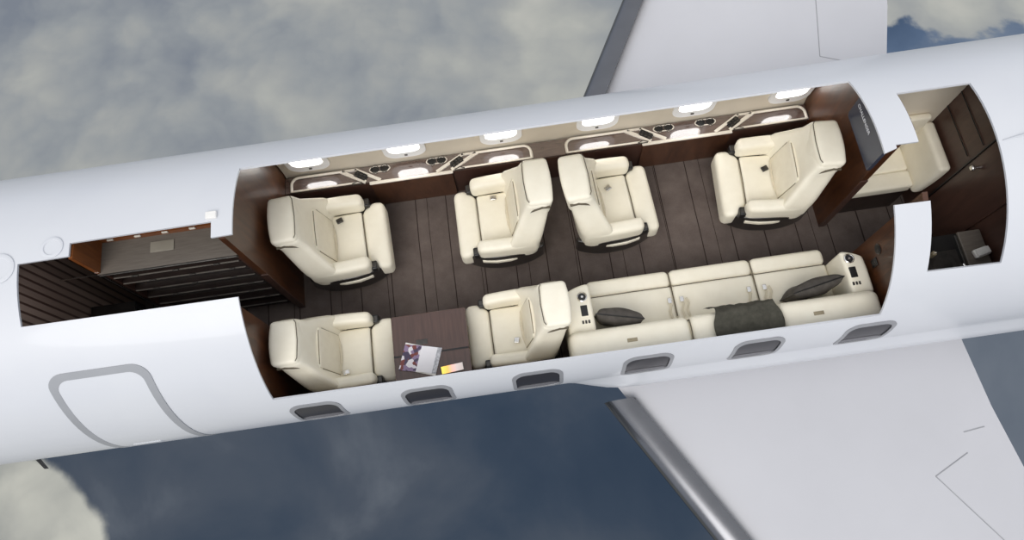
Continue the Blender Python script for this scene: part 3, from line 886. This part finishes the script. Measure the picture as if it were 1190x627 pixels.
# throw blanket over the sofa back
vs = []; fs = []
NXb, NYb = 30, 40
prof = [(-.80, .62), (-.835, .75), (-.865, .85), (-.90, .893), (-.97, .908), (-1.05, .905), (-1.125, .885), (-1.165, .84), (-1.168, .80)]
def pcurve(t_):
    f_ = t_*(len(prof)-1); i = min(int(f_), len(prof)-2); g_ = f_-i
    p0 = prof[max(i-1, 0)]; p1 = prof[i]; p2 = prof[i+1]; p3 = prof[min(i+2, len(prof)-1)]
    cr = lambda a, b_, c, d: .5*((2*b_)+(-a+c)*g_+(2*a-5*b_+4*c-d)*g_*g_+(-a+3*b_-3*c+d)*g_**3)
    return cr(p0[0], p1[0], p2[0], p3[0]), cr(p0[1], p1[1], p2[1], p3[1])
for side in (0, 1):
    for i in range(NXb+1):
        for j in range(NYb+1):
            u_ = i/NXb; t_ = j/NYb
            y, z = pcurve(t_)
            x = 1.595+.53*u_+.018*math.sin(t_*7+u_*3)+.02*math.sin(t_*13)*(u_-.5)
            wr = .006*math.sin(u_*26+t_*4)+.005*math.sin(u_*11-t_*9)+.004*math.sin(t_*31+u_*5)
            z += wr+.004; y += .5*wr*(1 if t_ < .4 else 0)
            off = -.010*side
            vs.append((x, y+(off*(-1 if t_ < .3 else 0)) if 0 else y, z+off))
n1_ = (NXb+1)*(NYb+1)
for i in range(NXb):
    for j in range(NYb):
        a = i*(NYb+1)+j
        fs.append([a, a+1, a+NYb+2, a+NYb+1]); fs.append([a+n1_, a+n1_+NYb+1, a+n1_+NYb+2, a+n1_+1])
def rimq(a, b_): fs.append([a, b_, b_+n1_, a+n1_])
for i in range(NXb): rimq(i*(NYb+1), (i+1)*(NYb+1)); rimq((i+1)*(NYb+1)+NYb, i*(NYb+1)+NYb)
for j in range(NYb): rimq(j+1, j); rimq(NXb*(NYb+1)+j, NXb*(NYb+1)+j+1)
mb = MB(); mb.add(vs, fs); bo = mb.build('throw_blanket', 'blanket', angle=80)
bm = bmesh.new(); bm.from_mesh(bo.data); bmesh.ops.recalc_face_normals(bm, faces=bm.faces); bm.to_mesh(bo.data); bm.free()
tag(bo, 'dark grey-green blanket draped over the middle of the sofa back', 'blanket')

# cushions on the sofa
def pillow(loc, rot, sx, sy, th, label):
    vs = []; fs = []; n = 20
    for side in (1, -1):
        for i in range(n+1):
            for j in range(n+1):
                a, b_ = i/n*2-1, j/n*2-1
                h = th/2*max(0, (1-a**4))**.55*max(0, (1-b_**4))**.55+.003
                pin = 1-.07*(1-a*a) if 1 else 1
                x = a*sx/2*(1-.08*(1-b_*b_)*0-.05*(1-abs(b_))) ; y = b_*sy/2*(1-.05*(1-abs(a)))
                vs.append((x, y, side*h*(1+.08*math.sin(5*a+3*b_))))
    m_ = (n+1)**2
    for i in range(n):
        for j in range(n):
            a = i*(n+1)+j
            fs.append([a, a+n+1, a+n+2, a+1]); fs.append([a+m_, a+1+m_, a+n+2+m_, a+n+1+m_])
    for i in range(n):
        for (a, b_) in ((i*(n+1), (i+1)*(n+1)), ((i+1)*(n+1)+n, i*(n+1)+n), (i+1, i), (n*(n+1)+i, n*(n+1)+i+1)): fs.append([b_, a, a+m_, b_+m_])
    mb = MB(); mb.add(vs, fs); o = mb.build('throw_pillow', 'pillow', loc=loc, angle=70); o.rotation_euler = rot
    L = []
    for i in range(40):
        a = 2*PI*i/40; c, s_ = math.cos(a), math.sin(a); m1 = max(abs(c), abs(s_)); x, y = c/m1, s_/m1
        L.append((x*sx/2*(1-.05*(1-abs(y))), y*sy/2*(1-.05*(1-abs(x))), 0))
    mb = MB(); mb.tube(L, .006, 6, closed=True); mb.build('piping', 'black', o)
    return tag(o, label, 'pillow', 'charcoal sofa pillows')
pillow((.86, -.765, .60), (math.radians(101), 0, math.radians(-14)), .41, .32, .15, 'charcoal pillow leaning in the corner by the sofa arm nearer the folding table')
pillow((2.56, -.755, .60), (math.radians(96), math.radians(0), math.radians(11)), .47, .32, .14, 'charcoal pillow lying aslant at the aft end of the sofa beside the bulkhead')

# ================================================================== FOLDING TABLE, MAGAZINE, SUN GLINT
TZ = .62
tb = thing('folding_table', 'reddish brown folding table between the two near-side seats', 'table', (-.80, -.78, 0))
def T(mb, name, m_, parent=None):
    mb.v = [v_-Vector((-.80, -.78, 0)) for v_ in mb.v]
    return mb.build(name, m_, parent or tb)
mb = MB(); mb.box((-.79, -.655, TZ-.012), (.66, .36, .024), .006); T(mb, 'table_leaf', 'table_wood')
mb = MB(); mb.box((-.79, -.955, TZ-.012), (.66, .225, .024), .006); lf = T(mb, 'table_leaf', 'table_wood')
mb = MB(); mb.box((-.60, -.8385, TZ-.006), (.26, .016, .016), .003); mb.box((-1.08, -.8385, TZ-.006), (.08, .016, .016), .003); T(mb, 'hinge_slot', 'black')
mb = MB(); mb.box((-.865, -.735, TZ+.001), (.10, .045, .004), .0015); T(mb, 'inset_latch', 'dark_metal')
mb = MB(); mb.box((-.79, -.98, .30), (.10, .10, .60), .02); mb.box((-.79, -.98, .012), (.26, .16, .02), .005); T(mb, 'pedestal', 'dark_side')
# magazine
mg = thing('magazine', 'open magazine with colourful picture on the brown folding table', 'magazine', (-.89, -.885, TZ+.003), math.radians(-19))
vs = []; fs = []
def sheet(nm, zoff, dx_):
    n = 16; vs = []; fs = []
    for side in (0, 1):
        for i in range(n+1):
            a = i/n*2-1; x = a*.15
            z = .004+.010*math.exp(-((abs(a)-.22)/.25)**2)*(1)+zoff-.002*side
            for yy in (-.115, .115): vs.append((x+dx_, yy+.015*a, z))
    m_ = 2*(n+1)
    for i in range(n):
        fs.append([2*i, 2*i+2, 2*i+3, 2*i+1]); fs.append([m_+2*i, m_+2*i+1, m_+2*i+3, m_+2*i+2])
        fs.append([2*i, m_+2*i, m_+2*i+2, 2*i+2]); fs.append([2*i+1, 2*i+3, m_+2*i+3, m_+2*i+1])
    fs.append([0, 1, m_+1, m_]); fs.append([2*n, m_+2*n, m_+2*n+1, 2*n+1])
    mb = MB(); mb.add(vs, fs); return mb.build(nm, 'pages', mg)
sheet('page', .004, 0)
mb = MB(); mb.box((0, 0, .0025), (.30, .235, .004), .0015); mb.build('cover', 'towel', mg)
mg.scale = (1.08, 1.0, 1)
# glowing slab added in place of a sun glint on the table
glint = thing('glint_slab', 'small slab glowing orange for the sun glint next to the magazine', 'glint_slab', (-.625, -1.005, TZ+.001), math.radians(5))
mb = MB(); mb.box((0, 0, .006), (.20, .075, .010), .004); mb.build('case', 'dark_metal', glint)
mb = MB(); mb.box((0, 0, .0118), (.188, .064, .002), .0008); mb.build('screen', 'glow', glint)  # glowing top face imitates the glint

# ================================================================== TV SCREEN ON THE AFT BULKHEAD
tv = thing('wall_screen', 'blue-grey wall screen with white lettering on the aft bulkhead', 'screen', (BX1-.02, .28, 1.4))
def hp(y): return ZC+math.sqrt((R-.035)**2-y*y)
pts = [(-.27, -.18), (.27, -.18), (.30, -.15), (.30, .17), (.27, .20)]+[(y_-.28, hp(y_)-1.4) for y_ in (.45, .3, .15, .02)]
pts = [(-.26, -.20), (.26, -.20), (.285, -.17), (.285, .06)]+[(y_-.28, min(hp(y_)-1.42, .34)) for y_ in (.54, .45, .35, .2, .02)]
mb = MB(); mb.prism(pts, -.018, .018, axis=0); mb.build('bezel', 'screen', tv, smooth=False)
fc = bpy.data.curves.new('lettering', 'FONT'); fc.body = 'CHALLENGER'; fc.size = .046; fc.extrude = .0015; fc.align_x = 'CENTER'; fc.align_y = 'CENTER'; fc.space_character = 1.0
to = bpy.data.objects.new('lettering_curve', fc); COL.objects.link(to)
bpy.context.view_layer.update()
dg = bpy.context.evaluated_depsgraph_get(); me = bpy.data.meshes.new_from_object(to.evaluated_get(dg)); me.name = 'lettering'
bpy.data.objects.remove(to)
lo = bpy.data.objects.new('lettering', me); me.materials.clear(); me.materials.append(MT['letter']); COL.objects.link(lo)
lo.parent = tv; lo.matrix_local = Matrix(((0, 0, -1, -.0195), (-1, 0, 0, .105), (0, 1, 0, .01), (0, 0, 0, 1)))
tag(lo, 'thin white capital letters')

# socket plates on the aft bulkhead next to the sofa
sk = thing('wall_socket', 'dark socket plate on the aft bulkhead above the sofa arm', 'socket', (BX1-.004, -.66, .80))
mb = MB(); mb.box((0, 0, 0), (.008, .07, .10), .003); mb.build('plate', 'black', sk)
mb = MB(); mb.box((-.005, 0, .02), (.004, .03, .02), .0015); mb.box((-.005, 0, -.02), (.004, .03, .02), .0015); mb.build('outlet', 'dark_metal', sk)
sk = thing('wall_speaker', 'small round dark speaker set in the wooden aft bulkhead', 'speaker', (BX1-.004, -.58, .92))
mb = MB(); mb.lathe([(.045, -.004), (.045, .003), (.001, .003)], axis='x'); mb.build('rim', 'dark_metal', sk)
mb = MB(); mb.lathe([(.036, -.008), (.036, -.004), (.001, -.004)], axis='x'); mb.build('grille', 'black', sk)

# ================================================================== GALLEY
gx0, gx1 = -3.23, BX0-.01
gl = thing('galley_unit', 'dark galley cabinet with grey top and metal-edged shelves', 'cabinet')
GZ = 1.47
mb = MB(); mb.prism([(gx0, -.05), (gx1, -.05), (gx1, .80), (gx0, .80)], GZ-.03, GZ); mb.build('worktop', 'grey_top', gl, smooth=False)
mb = MB(); mb.box((gx0+.50, .125, GZ+.004), (.19, .09, .008), .003); mb.build('inset_tray', 'inlay', gl)
mb = MB(); mb.prism([(gx0+.012, .225), (gx1, .225), (gx1, .245), (gx0+.012, .245)], GZ+.001, GZ+.05); mb.build('upper_rail', 'wood_orange', gl, smooth=False)
mb = MB(); mb.prism([(gx0, -.03), (gx0+.03, -.03), (gx0+.03, .80), (gx0, .80)], .003, GZ-.031); mb.build('side_panel', 'wood_dark', gl, smooth=False)
mb = MB(); mb.prism([(gx1-.03, -.03), (gx1, -.03), (gx1, .80), (gx1-.03, .80)], .003, GZ-.031); mb.build('side_panel', 'wood_dark', gl, smooth=False)
mb = MB(); mb.prism([(gx0+.031, .02), (gx1-.031, .02), (gx1-.031, .05), (gx0+.031, .05)], .003, GZ-.031); mb.build('back_panel', 'galley_wood', gl, smooth=False)
zs = [1.34, 1.20, 1.01, .815, .62, .42, .22]
for i, z in enumerate(zs):
    mb = MB(); mb.prism([(gx0+.031, -.03), (gx1-.031, -.03), (gx1-.031, .019), (gx0+.031, .019)], z-.02, z); sh = mb.build('drawer_front', 'galley_wood', gl, smooth=False)
    mb = MB(); mb.box(((gx0+gx1)/2, -.038, z), (gx1-gx0-.08, .012, .008), .003); mb.build('metal_edge', 'shelf_edge', sh)
    for kx in range(3):
        xx_ = gx0+.22+kx*.33+.07*(i % 2); mb = MB(); mb.box((xx_, -.045, z+.008), (.05, .012, .016), .004); mb.build('latch', 'dark_metal', sh)
mb = MB(); mb.box(((gx0+gx1)/2, -.052, GZ-.005), (gx1-gx0, .016, .016), .004); mb.build('metal_edge', 'dark_metal', gl)
mb = MB(); mb.tube([(gx0-.31, -.045, GZ), (gx0, -.045, GZ)], .006, 6); mb.build('rail', 'chrome', gl)
mb = MB(); mb.tube([(gx0, -.04, .05), (gx0, -.04, GZ-.05)], .006, 6); mb.build('corner_strip', 'dark_metal', gl)
mb = MB(); mb.prism([(-.035, GZ+.002), (.60, GZ+.002)]+[(y_, ZC+math.sqrt((R-.03)**2-y_*y_)) for y_ in (.60, .5, .4, .3, .2, .1, 0, -.035)], gx0-.02, gx0+.01, axis=0); o = mb.build('end_panel', 'wood_orange', gl, smooth=False)
for kx in range(5):
    mb = MB(); mb.box((gx0+.10+kx*.22, .22, GZ+.045), (.05, .014, .02), .004); mb.build('catch', 'trim', gl)

lc = thing('dark_recess_block', 'black block filling the shadowed recess between the striped wall and the galley shelves', 'cabinet', (-3.47, -.45, 0))  # black box added to stand for the shadow in this recess
mb = MB(); mb.box((0, 0, .42), (.38, .74, .83), .01); mb.build('body', 'black', lc)
mb = MB(); mb.box((0, 0, .85), (.385, .76, .03), .006); mb.build('countertop', 'dark_side', lc)
mb = MB(); mb.box((.198, 0, .42), (.012, .68, .72), .004); dd = mb.build('door', 'galley_wood', lc)
mb = MB(); mb.tube([(.205, .22, .70), (.225, .22, .70), (.225, .10, .70), (.205, .10, .70)], .005, 6); mb.build('handle', 'dark_metal', dd)

# ================================================================== LAVATORY: BENCH AND VANITY
bn = thing('lavatory_bench', 'cream cushioned bench behind the aft bulkhead with its backrest on the dark wall', 'bench', (3.5, .5, 0))
def B(mb, name, m_, parent=None):
    mb.v = [v_-Vector((3.5, .5, 0)) for v_ in mb.v]
    return mb.build(name, m_, parent or bn)
mb = MB(); mb.box((3.47, .34, .19), (.66, .44, .37), .012); B(mb, 'base', 'galley_wood')
mb = MB(); mb.box((3.47, .19, .44), (.66, .17, .13), .03); B(mb, 'seat_cushion', 'leather')
mb = MB(); mb.box((3.47, .42, .44), (.66, .29, .13), .03, puff=.05); B(mb, 'seat_cushion', 'leather')
mb = MB(); mb.box((3.89, .31, .64), (.11, .50, .46), .04, fn=lambda q: (q.x-.05*(q.z < 0)*(-q.z/.23), q.y, q.z)); bb = B(mb, 'backrest', 'leather')
mb = MB(); mb.box((3.50, .535, .77), (.68, .065, .50), .025); B(mb, 'side_bolster', 'leather_panel')

vn = thing('vanity_unit', 'black and grey vanity counter seen through the rear cutout', 'vanity', (3.75, -.75, 0))
def V_(mb, name, m_, parent=None):
    mb.v = [v_-Vector((3.75, -.75, 0)) for v_ in mb.v]
    return mb.build(name, m_, parent or vn)
mb = MB(); mb.box((3.55, -.79, .42), (.74, .42, .82), .01); V_(mb, 'cabinet', 'wood_dark')
mb = MB(); mb.box((3.55, -.78, .87), (.78, .50, .035), .008); V_(mb, 'countertop', 'black')
mb = MB(); mb.box((3.84, -.78, .905), (.19, .50, .03), .008); V_(mb, 'raised_shelf', 'grey_top')
mb = MB(); mb.box((3.55, -.80, .891), (.30, .26, .006), .002); mb.lathe([(.11, .893), (.115, .900), (.105, .900), (.08, .894), (.001, .893)], (3.55, -.80, 0)); V_(mb, 'basin', 'dark_metal')
mb = MB(); mb.tube([(3.66, -.93, .89), (3.66, -.93, 1.0), (3.655, -.90, 1.02), (3.64, -.84, 1.01), (3.64, -.83, .98)], .012, 8); V_(mb, 'faucet', 'chrome')
mb = MB(); mb.box((3.73, -.78, .897), (.02, .46, .02), .004); V_(mb, 'divider', 'dark_metal')
for (x, y, z, sx, sy, sz, rz, lb) in ((3.86, -.74, .945, .13, .075, .045, .2, 'white folded towel at the outer end of the vanity counter'),):
    o = thing('towel', lb, 'towel', (x, y, .921), rz)
    mb = MB(); mb.box((0, 0, sz/2), (sx, sy, sz), .015); mb.build('cloth', 'towel', o)
    mb = MB(); mb.box((0, 0, sz+.008), (sx*.9, sy*.8, .014), .006); mb.build('fold', 'towel', o)
o = thing('soap_bottle', 'small beige upright bottle on the vanity counter', 'bottle', (3.47, -.70, .897))
mb = MB(); mb.lathe([(.02, 0), (.022, .01), (.020, .07), (.016, .075), (.001, .075)]); mb.build('body', 'plate', o)
mb = MB(); mb.box((0, 0, .082), (.02, .008, .02), .003); mb.build('pump', 'trim', o)
